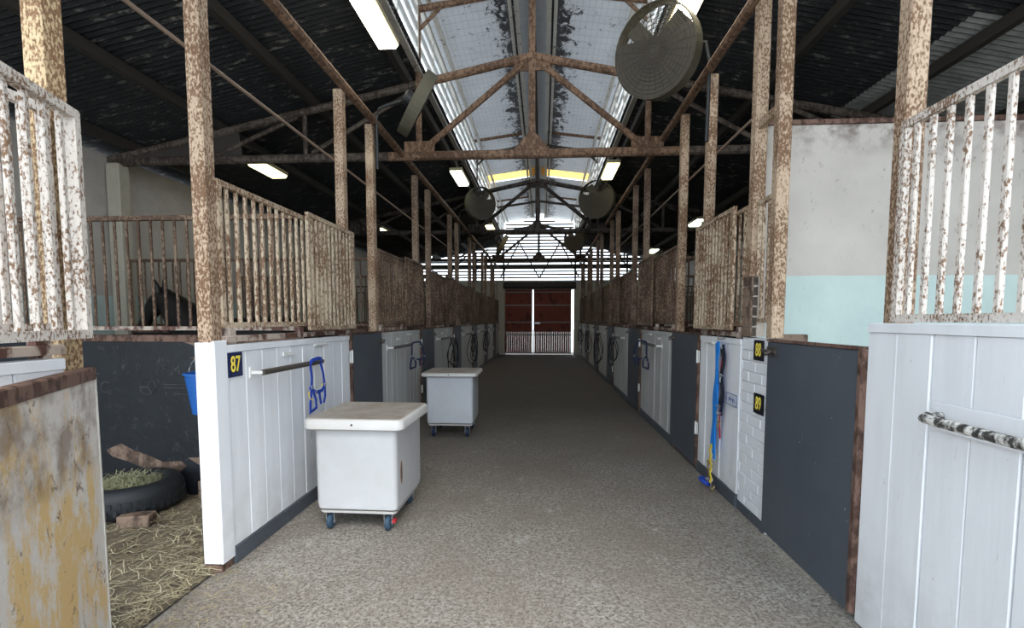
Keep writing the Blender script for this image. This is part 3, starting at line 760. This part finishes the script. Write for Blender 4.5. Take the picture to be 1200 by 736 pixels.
# ---------------------------------------------------------------- plastic feed bins on castors
def rrect(hx, hy, r, z, n=6):
    out = []
    for cx, cy, a0 in ((hx-r, hy-r, 0), (-hx+r, hy-r, 90), (-hx+r, -hy+r, 180), (hx-r, -hy+r, 270)):
        for k in range(n+1): a = R(a0+90*k/n); out.append((cx+r*math.cos(a), cy+r*math.sin(a), z))
    return out
def loft(rings, cap0=True, cap1=True):
    m = MB(); n = len(rings[0]); fs = []
    for i in range(len(rings)-1):
        for k in range(n): j = (k+1) % n; fs.append((i*n+k, i*n+j, (i+1)*n+j, (i+1)*n+k))
    if cap0: fs.append(tuple(range(n))[::-1])
    if cap1: fs.append(tuple((len(rings)-1)*n+k for k in range(n)))
    return m.add([v for r in rings for v in r], fs)
def feed_bin(label, loc, rz, hx, hy, zb, zt, zl, mb, ml, mw, wr):
    t = thing('feed_bin', label, 'bin', loc, rz, 'plastic feed bins on castors')
    b = loft([rrect(hx-.03, hy-.03, .03, zb), rrect(hx-.008, hy-.008, .035, zb+.012), rrect(hx-.002, hy-.002, .035, zb+.05), rrect(hx, hy, .035, zt-.02), rrect(hx+.01, hy+.01, .035, zt)]).mesh('body')
    b.materials.append(mb); smooth_by(b); ob('body', b, parent=t)
    L = loft([rrect(hx+.05, hy+.045, .06, zt-.002), rrect(hx+.06, hy+.055, .06, zt+.006), rrect(hx+.06, hy+.055, .06, zl-.018), rrect(hx+.045, hy+.04, .055, zl-.002),
              rrect(hx+.02, hy+.015, .05, zl), rrect(hx-.02, hy-.02, .05, zl-.006), rrect(.1, .1, .05, zl-.003)]).mesh('lid')
    L.materials.append(ml); smooth_by(L, 50); ob('lid', L, parent=t)
    ob('base_tray', loft([rrect(hx-.02, hy-.02, .03, zb-.022), rrect(hx-.015, hy-.015, .03, zb-.002)]), ml, t)
    ob('lid_stud', MB().lathe([(.001, .006), (.007, .004), (.008, 0)], 10, Matrix.Translation((0, -hy-.0555, (zt+zl)/2)) @ Matrix.Rotation(R(90), 4, 'X')), M_DARKSTEEL, t)
    for sx in (-1, 1):
        for sy in (-1, 1):
            cx, cy = sx*(hx-.085), sy*(hy-.06)
            wm = Matrix.Translation((cx, cy, wr)) @ Matrix.Rotation(R(90), 4, 'Y')
            c = ob('castor', MB().lathe([(.012, -.02), (wr*.8, -.02), (wr, -.012), (wr, .012), (wr*.8, .02), (.012, .02)], 20, wm, True), mw, t)
            ob('fork', MB().box(cx-.032, cx-.026, cy-.018, cy+.03, wr-.01, zb-.024).box(cx+.026, cx+.032, cy-.018, cy+.03, wr-.01, zb-.024).box(cx-.04, cx+.04, cy-.03, cy+.04, zb-.028, zb-.0225).tube([(cx-.035, cy, wr), (cx+.035, cy, wr)], .007, 6), M_STEEL, c)
    return t
b1 = feed_bin('large cream plastic bin on castors with dusty lid, nearest the number 87 front', (-1.345, 3.78, 0), R(-1.0), .305, .335, .155, .765, .845, M_BIN, M_LID, M_WHEEL, .055)
ob('scuff', MB().lathe([(.001, .004), (.028, .003), (.035, 0)], 10, Matrix.Translation((.3045, -.22, .42)) @ Matrix.Rotation(R(90), 4, 'Y') @ Matrix.Diagonal((2.6, .75, .4, 1))), M_BRICK, b1)
ob('brake_pedal', MB().box(.255, .275, -.30, -.26, .06, .085), M_RED, b1)
feed_bin('smaller looking pale grey plastic bin on navy castors, further up the aisle', (-1.225, 6.72, 0), R(1.0), .31, .33, .175, .81, .86, M_BIN2, M_LID, M_NAVYW, .06)

# ---------------------------------------------------------------- halters and lead ropes
def halter(s, y, z, m_, label, grp=None, k=1.0, d=.10, acc=M_YEL, seed=1, turn=0):
    """a head collar hung over a rail; local Y along the wall, X out from it"""
    X = (XL if s < 0 else XR)-s*d
    t = thing('halter', label, 'halter', (X, y, z), R(turn), grp); r = random.Random(seed)
    def P(*pts): return [(-s*(.015+r.uniform(-.004, .006)) if i not in (0,) else 0, a*k, b*k) for i, (a, b) in enumerate(pts)]
    def strap(name, pts, w_=.027, m=m_):
        pts = P(*pts); return ob(name, MB().ribbon(pts, w_*k, .0035, (0, 1, 0) if abs(pts[0][2]-pts[-1][2]) > abs(pts[0][1]-pts[-1][1]) else (0, 0, 1)), m, t)
    strap('crown_strap', [(-.075, -.01), (-.07, .012), (.02, .024), (.085, .015), (.10, -.02)])
    strap('cheek_strap', [(-.075, 0), (-.085, -.12), (-.095, -.22), (-.125, -.33), (-.13, -.40)])
    strap('cheek_strap', [(.10, -.01), (.125, -.10), (.15, -.20), (.14, -.30), (.12, -.36)])
    strap('throat_strap', [(-.09, -.20), (-.045, -.245), (.02, -.255), (.09, -.25), (.14, -.21)])
    strap('nose_strap', [(-.03, -.25), (-.02, -.31), (-.03, -.375), (-.08, -.385), (-.13, -.40)])
    strap('chin_strap', [(.07, -.25), (.06, -.31), (.065, -.36)])
    if acc:
        strap('buckle', [(-.10, -.24), (-.115, -.30)], .03, acc); strap('buckle', [(.135, -.20), (.14, -.25)], .03, acc)
    for a, b in ((-.09, -.20), (.145, -.21), (-.03, -.25)): ob('ring', MB().ring(.015*k, .004, 12, Matrix.Translation((-s*.02, a*k, b*k)) @ Matrix.Rotation(R(90), 4, 'Y')), M_STEEL, t)
    return t
h = halter(-1, 3.90, 1.215, M_BLUE, 'royal blue halter with yellow tabs hanging from the rail of the front numbered 87', k=1.0)
ch = MB()
for k in range(9): ch.ring(.010, .003, 8, Matrix.Translation((.02, -.135, -.45-.022*k)) @ Matrix.Rotation(R(90*(k % 2)), 4, 'Z') @ Matrix.Rotation(R(90), 4, 'X'))
ob('lead_chain', ch, M_STEEL, h)
halter(-1, 6.98, 1.215, M_NAVY, 'navy halter hanging from the rail of the second planked front on the left', k=.9, acc=None, seed=4, turn=-40, d=.14)
halter(1, 7.28, 1.225, M_NAVY, 'navy and grey halter hanging from the rail of the second planked front on the right', k=.95, acc=M_STEEL, seed=5, turn=40, d=.15)
def rope_loops(s, y, label, seed, m_=M_BLACK):
    r = random.Random(seed); X = (XL if s < 0 else XR)-s*.17
    t = thing('lead_rope', label, 'rope', (X, y, 1.20), R(s*50), 'lead ropes and halters hung along the fronts')
    for q in range(3):
        pts = []; a0 = r.uniform(.05, .12); ln_ = r.uniform(.45, .8)
        for i in range(17):
            u = i/16; pts.append((-s*(.012+.01*math.sin(i*1.7)), a0*math.sin(u*2*math.pi)*(1+.4*math.sin(u*9+q))+.05*q-.05, .01-ln_*math.sin(u*math.pi)))
        ob('loop', MB().tube(pts, .010, 6), m_, t)
    ob('clip', MB().ring(.022, .006, 12, Matrix.Translation((-s*.03, .02, -.5)) @ Matrix.Rotation(R(90), 4, 'Y')), M_STEEL, t)
rope_loops(-1, 9.75, 'black halter and rope hanging on the third planked front on the left', 1)
rope_loops(-1, 12.6, 'black lead rope hanging on the fourth planked front on the left', 2)
rope_loops(-1, 15.5, 'black lead rope hanging on the fifth planked front on the left', 3)
rope_loops(1, 10.2, 'black halter hanging on the third planked front past the pier on the right', 4)
rope_loops(1, 12.9, 'bundle of dark halters hanging on the fourth planked front past the pier', 5)
rope_loops(1, 15.9, 'bundle of dark halters hanging on the fifth planked front past the pier', 6)
rope_loops(1, 18.9, 'dark ropes hanging on the sixth planked front past the pier', 7)
# azure lead ropes hanging to the floor at the narrow front
t = thing('lead_rope_bundle', 'azure, navy and red lead ropes with brass snaps hanging on the narrow white front', 'rope', (XR-.02, 4.47, 0))
ob('hook', MB().tube([(.02, -.04, 1.39), (-.05, -.04, 1.38), (-.055, -.04, 1.41)], .006, 6), M_STEEL, t)
def hang(name, dy, z0, z1, w_, m_, x=-.02, sw=.01, tilt=0, par=t):
    n = 14; return ob(name, MB().ribbon([(x-.006*math.sin(i*.9+dy*40), dy+tilt*(i/n)+sw*math.sin(i*.7+dy*30), z0+(z1-z0)*i/n) for i in range(n+1)], w_, .004), m_, par)
hang('azure_lead', .0, 1.36, .34, .055, M_AZURE, -.03, .006, .05)
hang('azure_lead', .04, 1.34, .40, .05, M_AZURE, -.022, .006, .08)
hang('azure_lead', -.03, 1.32, .30, .035, M_AZURE, -.042, .008, .03)
hang('navy_lead', -.10, 1.34, .72, .045, M_NAVY, -.02, .006, .0)
hang('navy_lead', -.12, 1.30, .82, .03, M_BLACK, -.035, .01, .02)
hang('red_lead', -.05, 1.30, .50, .02, M_RED, -.012, .004, .01)
hang('yellow_sleeve', .10, .42, .22, .03, M_YEL, -.04, .004)
hang('yellow_sleeve', .02, .30, .08, .035, M_YEL, -.06, .004)
for i, (dy, z, m_) in enumerate(((.12, .24, M_BRASS), (.0, .26, M_STEEL), (.09, .17, M_BRASS), (.02, .10, M_STEEL), (-.02, .05, M_BRASS), (.12, .09, M_STEEL), (-.11, .74, M_STEEL), (-.09, .80, M_STEEL), (-.12, .68, M_BRASS), (-.13, 1.08, M_STEEL))):
    sn = MB(); mm = Matrix.Translation((-.05, dy, z)) @ Matrix.Rotation(R(70+i*17), 4, 'Y')
    sn.ring(.020, .005, 12, mm); sn.tube([(-.05, dy, z-.018), (-.052, dy+.008, z-.065)], .007, 6)
    ob('snap_hook', sn, m_, t)
kn = MB(); kn.tube([(-.07+.045*math.cos(i*.8), .13+.06*math.sin(i*.8), .03+.05*abs(math.sin(i*.43))) for i in range(18)], .014, 6)
ob('knotted_end', kn, M_BLUE, t)

# ---------------------------------------------------------------- stall 87: tyre feeder, hay, bricks, bucket, straw
t = thing('tyre_feeder', 'old black tyre used as a feed tub on the straw of the open stall', 'tyre', (-3.33, 3.72, .03))
pf = [(.21, .03), (.30, .0), (.355, .03), (.375, .09), (.372, .17), (.345, .225), (.29, .245), (.235, .225), (.225, .20), (.30, .19), (.33, .13), (.30, .06), (.22, .05)]
me = MB().lathe(pf, 40, None, True).mesh('tyre_body'); me.materials.append(M_TYRE); smooth_by(me, 50); ob('tyre_body', me, parent=t)
tr = MB()
for k in range(40):
    a = 2*math.pi*k/40; m_ = Matrix.Rotation(a, 4, 'Z')
    tr.box(.371, .380, -.012, .012, .055, .10, m_); tr.box(.369, .379, -.012, .012, .115, .155, m_ @ Matrix.Rotation(.07, 4, 'Z'))
ob('tread', tr, M_TYRE, t)
ob('tub_floor', MB().lathe([(.001, .06), (.31, .06), (.31, .05), (.001, .05)], 24, None), M_TYRE, t)
def strands(n, fx, L, r=.0016, seed=2, up=.15):
    rnd = random.Random(seed); m = MB()
    for _ in range(n):
        x, y, z = fx(rnd); a = rnd.uniform(0, 2*math.pi); l = rnd.uniform(.5, 1)*L; e = rnd.uniform(-up, up)
        d = Vector((math.cos(a), math.sin(a), e)); p = Vector((x, y, z)); q = Vector((-d.y, d.x, 0))*r*1.3
        b = rnd.uniform(-.1, .1)*l; mid = p+d*l*.5+Vector((-d.y, d.x, .3))*b
        vs_ = [p-q, p+q, mid-q+Vector((0, 0, .002)), mid+q+Vector((0, 0, .002)), p+d*l-q, p+d*l+q]
        m.add(vs_, [(0, 1, 3, 2), (2, 3, 5, 4)])
    return m
def in_tub(r):
    a = r.uniform(0, 6.28); q = math.sqrt(r.random())*.24; return (-3.33+q*math.cos(a)-.03, 3.72+q*math.sin(a), .20+.10*(1-q/.26)*r.random()+.02)
ob('hay', strands(1500, in_tub, .11, .0014, 5, .5), M_HAY, kind='stuff', label='pale green hay heaped inside the black tyre feeder', category='hay')
def on_floor(r):
    x = -2.02-4.0*r.random()**1.5; y = r.uniform(.9, 4.0); return (x, y, .025+.02*r.random())
ob('loose_straw', strands(9000, on_floor, .11, .0013, 6, .12), M_STRAW, SB, kind='stuff')
def on_floor2(r): return (-2.05-2.0*r.random()**1.3, r.uniform(1.2, 3.9), .035+.02*r.random())
ob('loose_straw', strands(900, on_floor2, .15, .0014, 8, .12), M_STRAW2, SB, kind='stuff')
def spill(r): return (-1.95+.5*r.random()**2.5, r.uniform(1.9, 2.9), .004)
ob('loose_straw', strands(160, spill, .09, .0015, 9, .01), M_STRAW, SB, kind='stuff')
t = ob('loose_brick', MB().bevbox(-.11, .11, -.055, .055, 0, .08, .006), M_DBRICK, loc=(-3.02, 3.42, .025), rot=(0, 0, R(12))); t['label'] = 'single brown brick lying in front of the black tyre feeder'; t['category'] = 'brick'
t = thing('brick_ledge', 'low ledge of reddish bricks against the black partition, right of the tyre', 'ledge', (-2.92, 4.0, .0))
for k in range(3):
    for zz in (0, 1): ob('brick', MB().bevbox(.235*k+.11*zz*0, .235*k+.225, -.06, .06, .02+.085*zz, .098+.085*zz, .006), M_DBRICK, t)
t = thing('water_bucket', 'blue plastic bucket hanging inside the open stall behind the number 87 front', 'bucket', (-2.27, 3.22, .92))
me = MB().lathe([(.001, .004), (.10, .004), (.10, 0), (.105, 0), (.14, .26), (.15, .262), (.15, .275), (.132, .275), (.098, .02), (.001, .02)], 28).mesh('body'); me.materials.append(M_BUCKET); smooth_by(me, 40); ob('body', me, parent=t)
ob('bail', MB().tube([(.14*math.cos(R(a)), 0, .265+.13*math.sin(R(a))) for a in range(0, 181, 15)], .004, 6), M_STEEL, t)
t = ob('bucket_hook', MB().tube([(-2.0, 3.22, 1.30), (-2.10, 3.22, 1.30), (-2.27, 3.22, 1.312), (-2.275, 3.22, 1.335)], .005, 6), M_STEEL)
t['label'] = 'steel hook holding the blue bucket inside the open stall'; t['category'] = 'hook'

# ---------------------------------------------------------------- the horse in the stall beyond
def skinned(name, verts, edges, rad, lv=2):
    me = bpy.data.meshes.new(name); me.from_pydata(verts, edges, []); o = bpy.data.objects.new(name, me); col.objects.link(o)
    md = o.modifiers.new('skin', 'SKIN'); md.use_smooth_shade = True
    for i, r in enumerate(rad): me.skin_vertices[0].data[i].radius = (r if isinstance(r, tuple) else (r, r))
    me.skin_vertices[0].data[0].use_root = True
    o.modifiers.new('sub', 'SUBSURF').levels = lv; o.modifiers['sub'].render_levels = lv
    dg = bpy.context.evaluated_depsgraph_get(); ev = o.evaluated_get(dg); m2 = bpy.data.meshes.new_from_object(ev)
    m2.name = name; bpy.data.objects.remove(o); return m2
# local: +X forward (head), Z up
V = [(0, 0, 1.22), (-.45, 0, 1.26), (-.75, 0, 1.30), (.35, 0, 1.20), (.62, 0, 1.24), (.85, 0, 1.45), (1.02, 0, 1.62), (1.14, .0, 1.74), (1.24, 0, 1.67), (1.34, 0, 1.53), (1.42, 0, 1.40), (1.45, 0, 1.35)]
Rr = [(.30, .32), (.29, .31), (.24, .27), (.29, .32), (.24, .31), (.17, .26), (.13, .21), (.10, .15), (.09, .14), (.065, .085), (.055, .065), (.03, .04)]
E_ = [(0, 1), (1, 2), (0, 3), (3, 4), (4, 5), (5, 6), (6, 7), (7, 8), (8, 9), (9, 10), (10, 11)]
def leg(root, pts, rs):
    base = root
    for p, r in zip(pts, rs): V.append(p); Rr.append(r); E_.append((base, len(V)-1)); base = len(V)-1
for sy in (-1, 1):
    leg(4, [(.58, sy*.17, .95), (.60, sy*.17, .72), (.60, sy*.17, .50), (.61, sy*.17, .46), (.60, sy*.17, .17), (.64, sy*.17, .10), (.67, sy*.17, .03)], [.105, .065, .05, .055, .036, .042, .06])
    leg(2, [(-.78, sy*.18, 1.02), (-.66, sy*.18, .82), (-.90, sy*.18, .56), (-.92, sy*.18, .50), (-.88, sy*.18, .20), (-.84, sy*.18, .11), (-.81, sy*.18, .03)], [.15, .10, .06, .055, .038, .042, .06])
hm = skinned('body', V, E_, Rr)
hm.materials.append(M_COAT)
hs = thing('horse', 'dark bay horse standing behind the bars of the stall beyond the black partition', 'horse', (-3.62, 6.05, 0), R(180)); hs.scale = (1.05, 1.05, 1.05)
ob('body', hm, parent=hs)
ear = MB()
for sy in (-1, 1): ear.tube([(1.16, sy*.05, 1.80), (1.17, sy*.065, 1.89), (1.19, sy*.065, 1.97)], [.032, .028, .004], 8)
ob('ears', ear, M_COAT, hs)
mn = MB(); mn.tube([(1.19, 0, 1.85), (1.08, 0, 1.80), (.92, .0, 1.66), (.78, 0, 1.56), (.64, 0, 1.50)], [.03, .05, .05, .045, .02], 8); ob('mane', mn, M_BLACK, hs)
tl = MB(); tl.tube([(-.98, 0, 1.40), (-1.06, 0, 1.30), (-1.09, 0, 1.05), (-1.07, 0, .75), (-1.06, 0, .55)], [.03, .05, .07, .06, .01], 8); ob('tail', tl, M_BLACK, hs)
for sy in (-1, 1): ob('eye', MB().lathe([(.001, .018), (.013, .013), (.018, 0), (.013, -.013), (.001, -.018)], 10, Matrix.Translation((1.26, sy*.085, 1.70))), M_TYRE, hs)

# ---------------------------------------------------------------- fans
def fan(loc, axis, rad, depth, label, bracket, open_top=True, drum=M_FANB):
    t = thing('drum_fan', label, 'fan', loc, 0, 'large drum fans on the posts')
    q = Vector((0, 0, 1)).rotation_difference(Vector(axis).normalized()).to_matrix().to_4x4()
    ob('drum', MB().lathe([(rad, -depth/2), (rad+.008, -depth/2), (rad+.008, depth/2), (rad, depth/2)], 40, q, True), drum, t)
    for sgn in (-1, 1):
        g = MB()
        for k in range(1, 12): g.ring(rad*k/11, .0028, 36, q @ Matrix.Translation((0, 0, sgn*(depth/2+.012*(1-(k/11)**2)))), 4)
        for k in range(28):
            a = 2*math.pi*k/28; c, s_ = math.cos(a), math.sin(a); g.tube([q @ Vector((.06*c, .06*s_, sgn*(depth/2+.012))), q @ Vector((rad*c, rad*s_, sgn*depth/2))], .003, 4)
        ob('guard', g, M_MESH, t)
    if open_top:   # felted dust has closed the lower three quarters of the back guard
        m = MB(); ctr = q @ Vector((0, 0, depth/2-.002)); n = 40; pts = []
        uz = q.inverted().to_3x3() @ Vector((0, 0, 1)); ang0 = math.atan2(uz.y, uz.x)
        for k in range(n):
            a = 2*math.pi*k/n; rel = abs((a-ang0+math.pi) % (2*math.pi)-math.pi)
            rr = rad*(.985 if rel > R(62) else .34+.10*math.sin(k*3.7)+.28*(rel/R(62))**2)
            pts.append(q @ Vector((rr*math.cos(a), rr*math.sin(a), depth/2-.002)))
        m.add([ctr]+pts, [(0, 1+i, 1+(i+1) % n) for i in range(n)]); ob('dust_felt', m, M_MESH, t)
    bl_ = MB()
    for k in range(4):
        mm = q @ Matrix.Rotation(k*math.pi/2, 4, 'Z') @ Matrix.Rotation(R(25), 4, 'X'); bl_.box(.06, rad*.9, -.08, .08, -.004, .004, mm)
    ob('blades', bl_, drum, t)
    ob('motor', MB().lathe([(.001, -depth/2-.10), (.075, -depth/2-.10), (.085, -depth/2-.08), (.085, .02), (.001, .02)], 18, q), M_PIPEB, t)
    if bracket: ob('bracket', MB().tube([Vector(b)-Vector(loc) for b in bracket], .018, 8), M_PIPEB, t)
    return t
fan((1.10, 5.1, 4.15), (-.62, -.78, -.20), .41, .16, 'large round dusty mesh fan hung high on the right, nearest to the viewer',
    [(1.60, 5.12, 3.3), (1.62, 5.14, 4.05), (1.58, 5.14, 4.25), (1.45, 5.2, 4.28), (1.15, 5.2, 4.17)])
fan((-1.455, 5.82, 4.03), (.86, .40, -.48), .37, .13, 'tilted drum fan seen edge on at upper left',
    [(-1.93, 5.80, 3.3), (-1.93, 5.80, 3.88), (-1.90, 5.80, 3.98), (-1.80, 5.8, 4.02), (-1.56, 5.8, 4.08)], False)
fan((-1.44, 11.5, 4.21), (.55, -.80, -.1), .36, .14, 'dark round fan, middle distance, left of the clerestory',
    [(-1.95, 11.6, 3.4), (-1.95, 11.6, 3.95), (-1.9, 11.6, 4.08), (-1.75, 11.6, 4.1), (-1.46, 11.55, 4.15)])
fan((1.18, 11.25, 4.20), (-.45, -.86, -.15), .40, .14, 'dark round fan in the middle distance on the right below the clerestory',
    [(1.62, 11.3, 3.4), (1.62, 11.3, 4.0), (1.56, 11.3, 4.15), (1.4, 11.3, 4.2), (1.2, 11.3, 4.2)])
fan((-1.42, 17.35, 4.13), (.86, .15, -.48), .37, .14, 'small tilted fan far back on the left against the bright slats',
    [(-1.95, 17.4, 3.4), (-1.95, 17.4, 4.0), (-1.8, 17.4, 4.1), (-1.5, 17.4, 4.1)], False)
fan((1.08, 17.3, 4.3), (-.6, -.75, -.2), .40, .14, 'small dark fan far back on the right against the bright slats',
    [(1.62, 17.35, 3.4), (1.62, 17.35, 4.1), (1.4, 17.35, 4.25), (1.1, 17.35, 4.3)])

# ---------------------------------------------------------------- fluorescent lights
def light(x, y0, y1, z, w_, label, m_, side, grp='fluorescent ceiling lights', roll=0):
    t = thing('ceiling_light', label, 'light', (x, (y0+y1)/2, z), 0, grp); h = (y1-y0)/2; t.rotation_euler = (0, roll, 0)
    ob('housing', MB().bevbox(-w_/2-.012, w_/2+.012, -h-.012, h+.012, .012, .075, .01), M_FIXT, t)
    b = loft([rrect(w_/2*.86, h-.02, .01, -.035, 2), rrect(w_/2, h, .015, .0, 2), rrect(w_/2, h, .015, .012, 2)]).mesh('diffuser'); b.materials.append(m_); ob('diffuser', b, parent=t)
    for yy in (-h*.7, h*.7): ob('hanger', MB().tube([(0, yy, .075), (0, yy, max(.10, roofz(x-XC)+.1-z))], .005, 5), M_GALV, t)
    cb = MB().tube([(w_/2, -h, .05), (w_/2+.03, -h, -.05), (w_/2-.02, -h-.02, -.12), (-.02, -h-.01, .03)], .004, 5); ob('cable', cb, M_PIPEB, t)
light(-1.70, 4.30, 5.55, 4.53, .22, 'brightly lit fluorescent light high on the left, nearest to the viewer', M_TUBE, -1)
light(1.37, 4.30, 5.50, 4.53, .22, 'brightly lit fluorescent light high on the right behind the round fan', M_TUBE, 1)
light(-1.76, 10.1, 11.1, 4.53, .24, 'lit ceiling light left of the clerestory, second one back', M_TUBEG, -1)
light(1.34, 9.8, 10.8, 4.53, .24, 'lit twin tube ceiling light right of the clerestory, second one back', M_TUBEY, 1)
light(-1.72, 15.8, 17.0, 4.53, .24, 'small yellowish ceiling light left of the clerestory, third one back', M_TUBEY, -1)
light(-4.66, 7.95, 8.70, 4.08, .28, 'yellowish lit ceiling light over the left stalls, nearest of them', M_TUBEY, -1)
light(-4.6, 13.7, 14.6, 4.08, .28, 'small yellow ceiling light over the left stalls, further back', M_TUBEY, -1)
light(-4.6, 19.2, 20.0, 4.08, .28, 'tiny pale ceiling light over the left stalls, close to the slatted end', M_TUBEG, -1)
light(4.0, 12.9, 13.7, 4.06, .28, 'greenish white ceiling light over the right stalls above the folded grille', M_TUBEG, 1)
light(4.0, 18.2, 19.0, 4.06, .28, 'tiny pale ceiling light far back over the right stalls', M_TUBEG, 1)
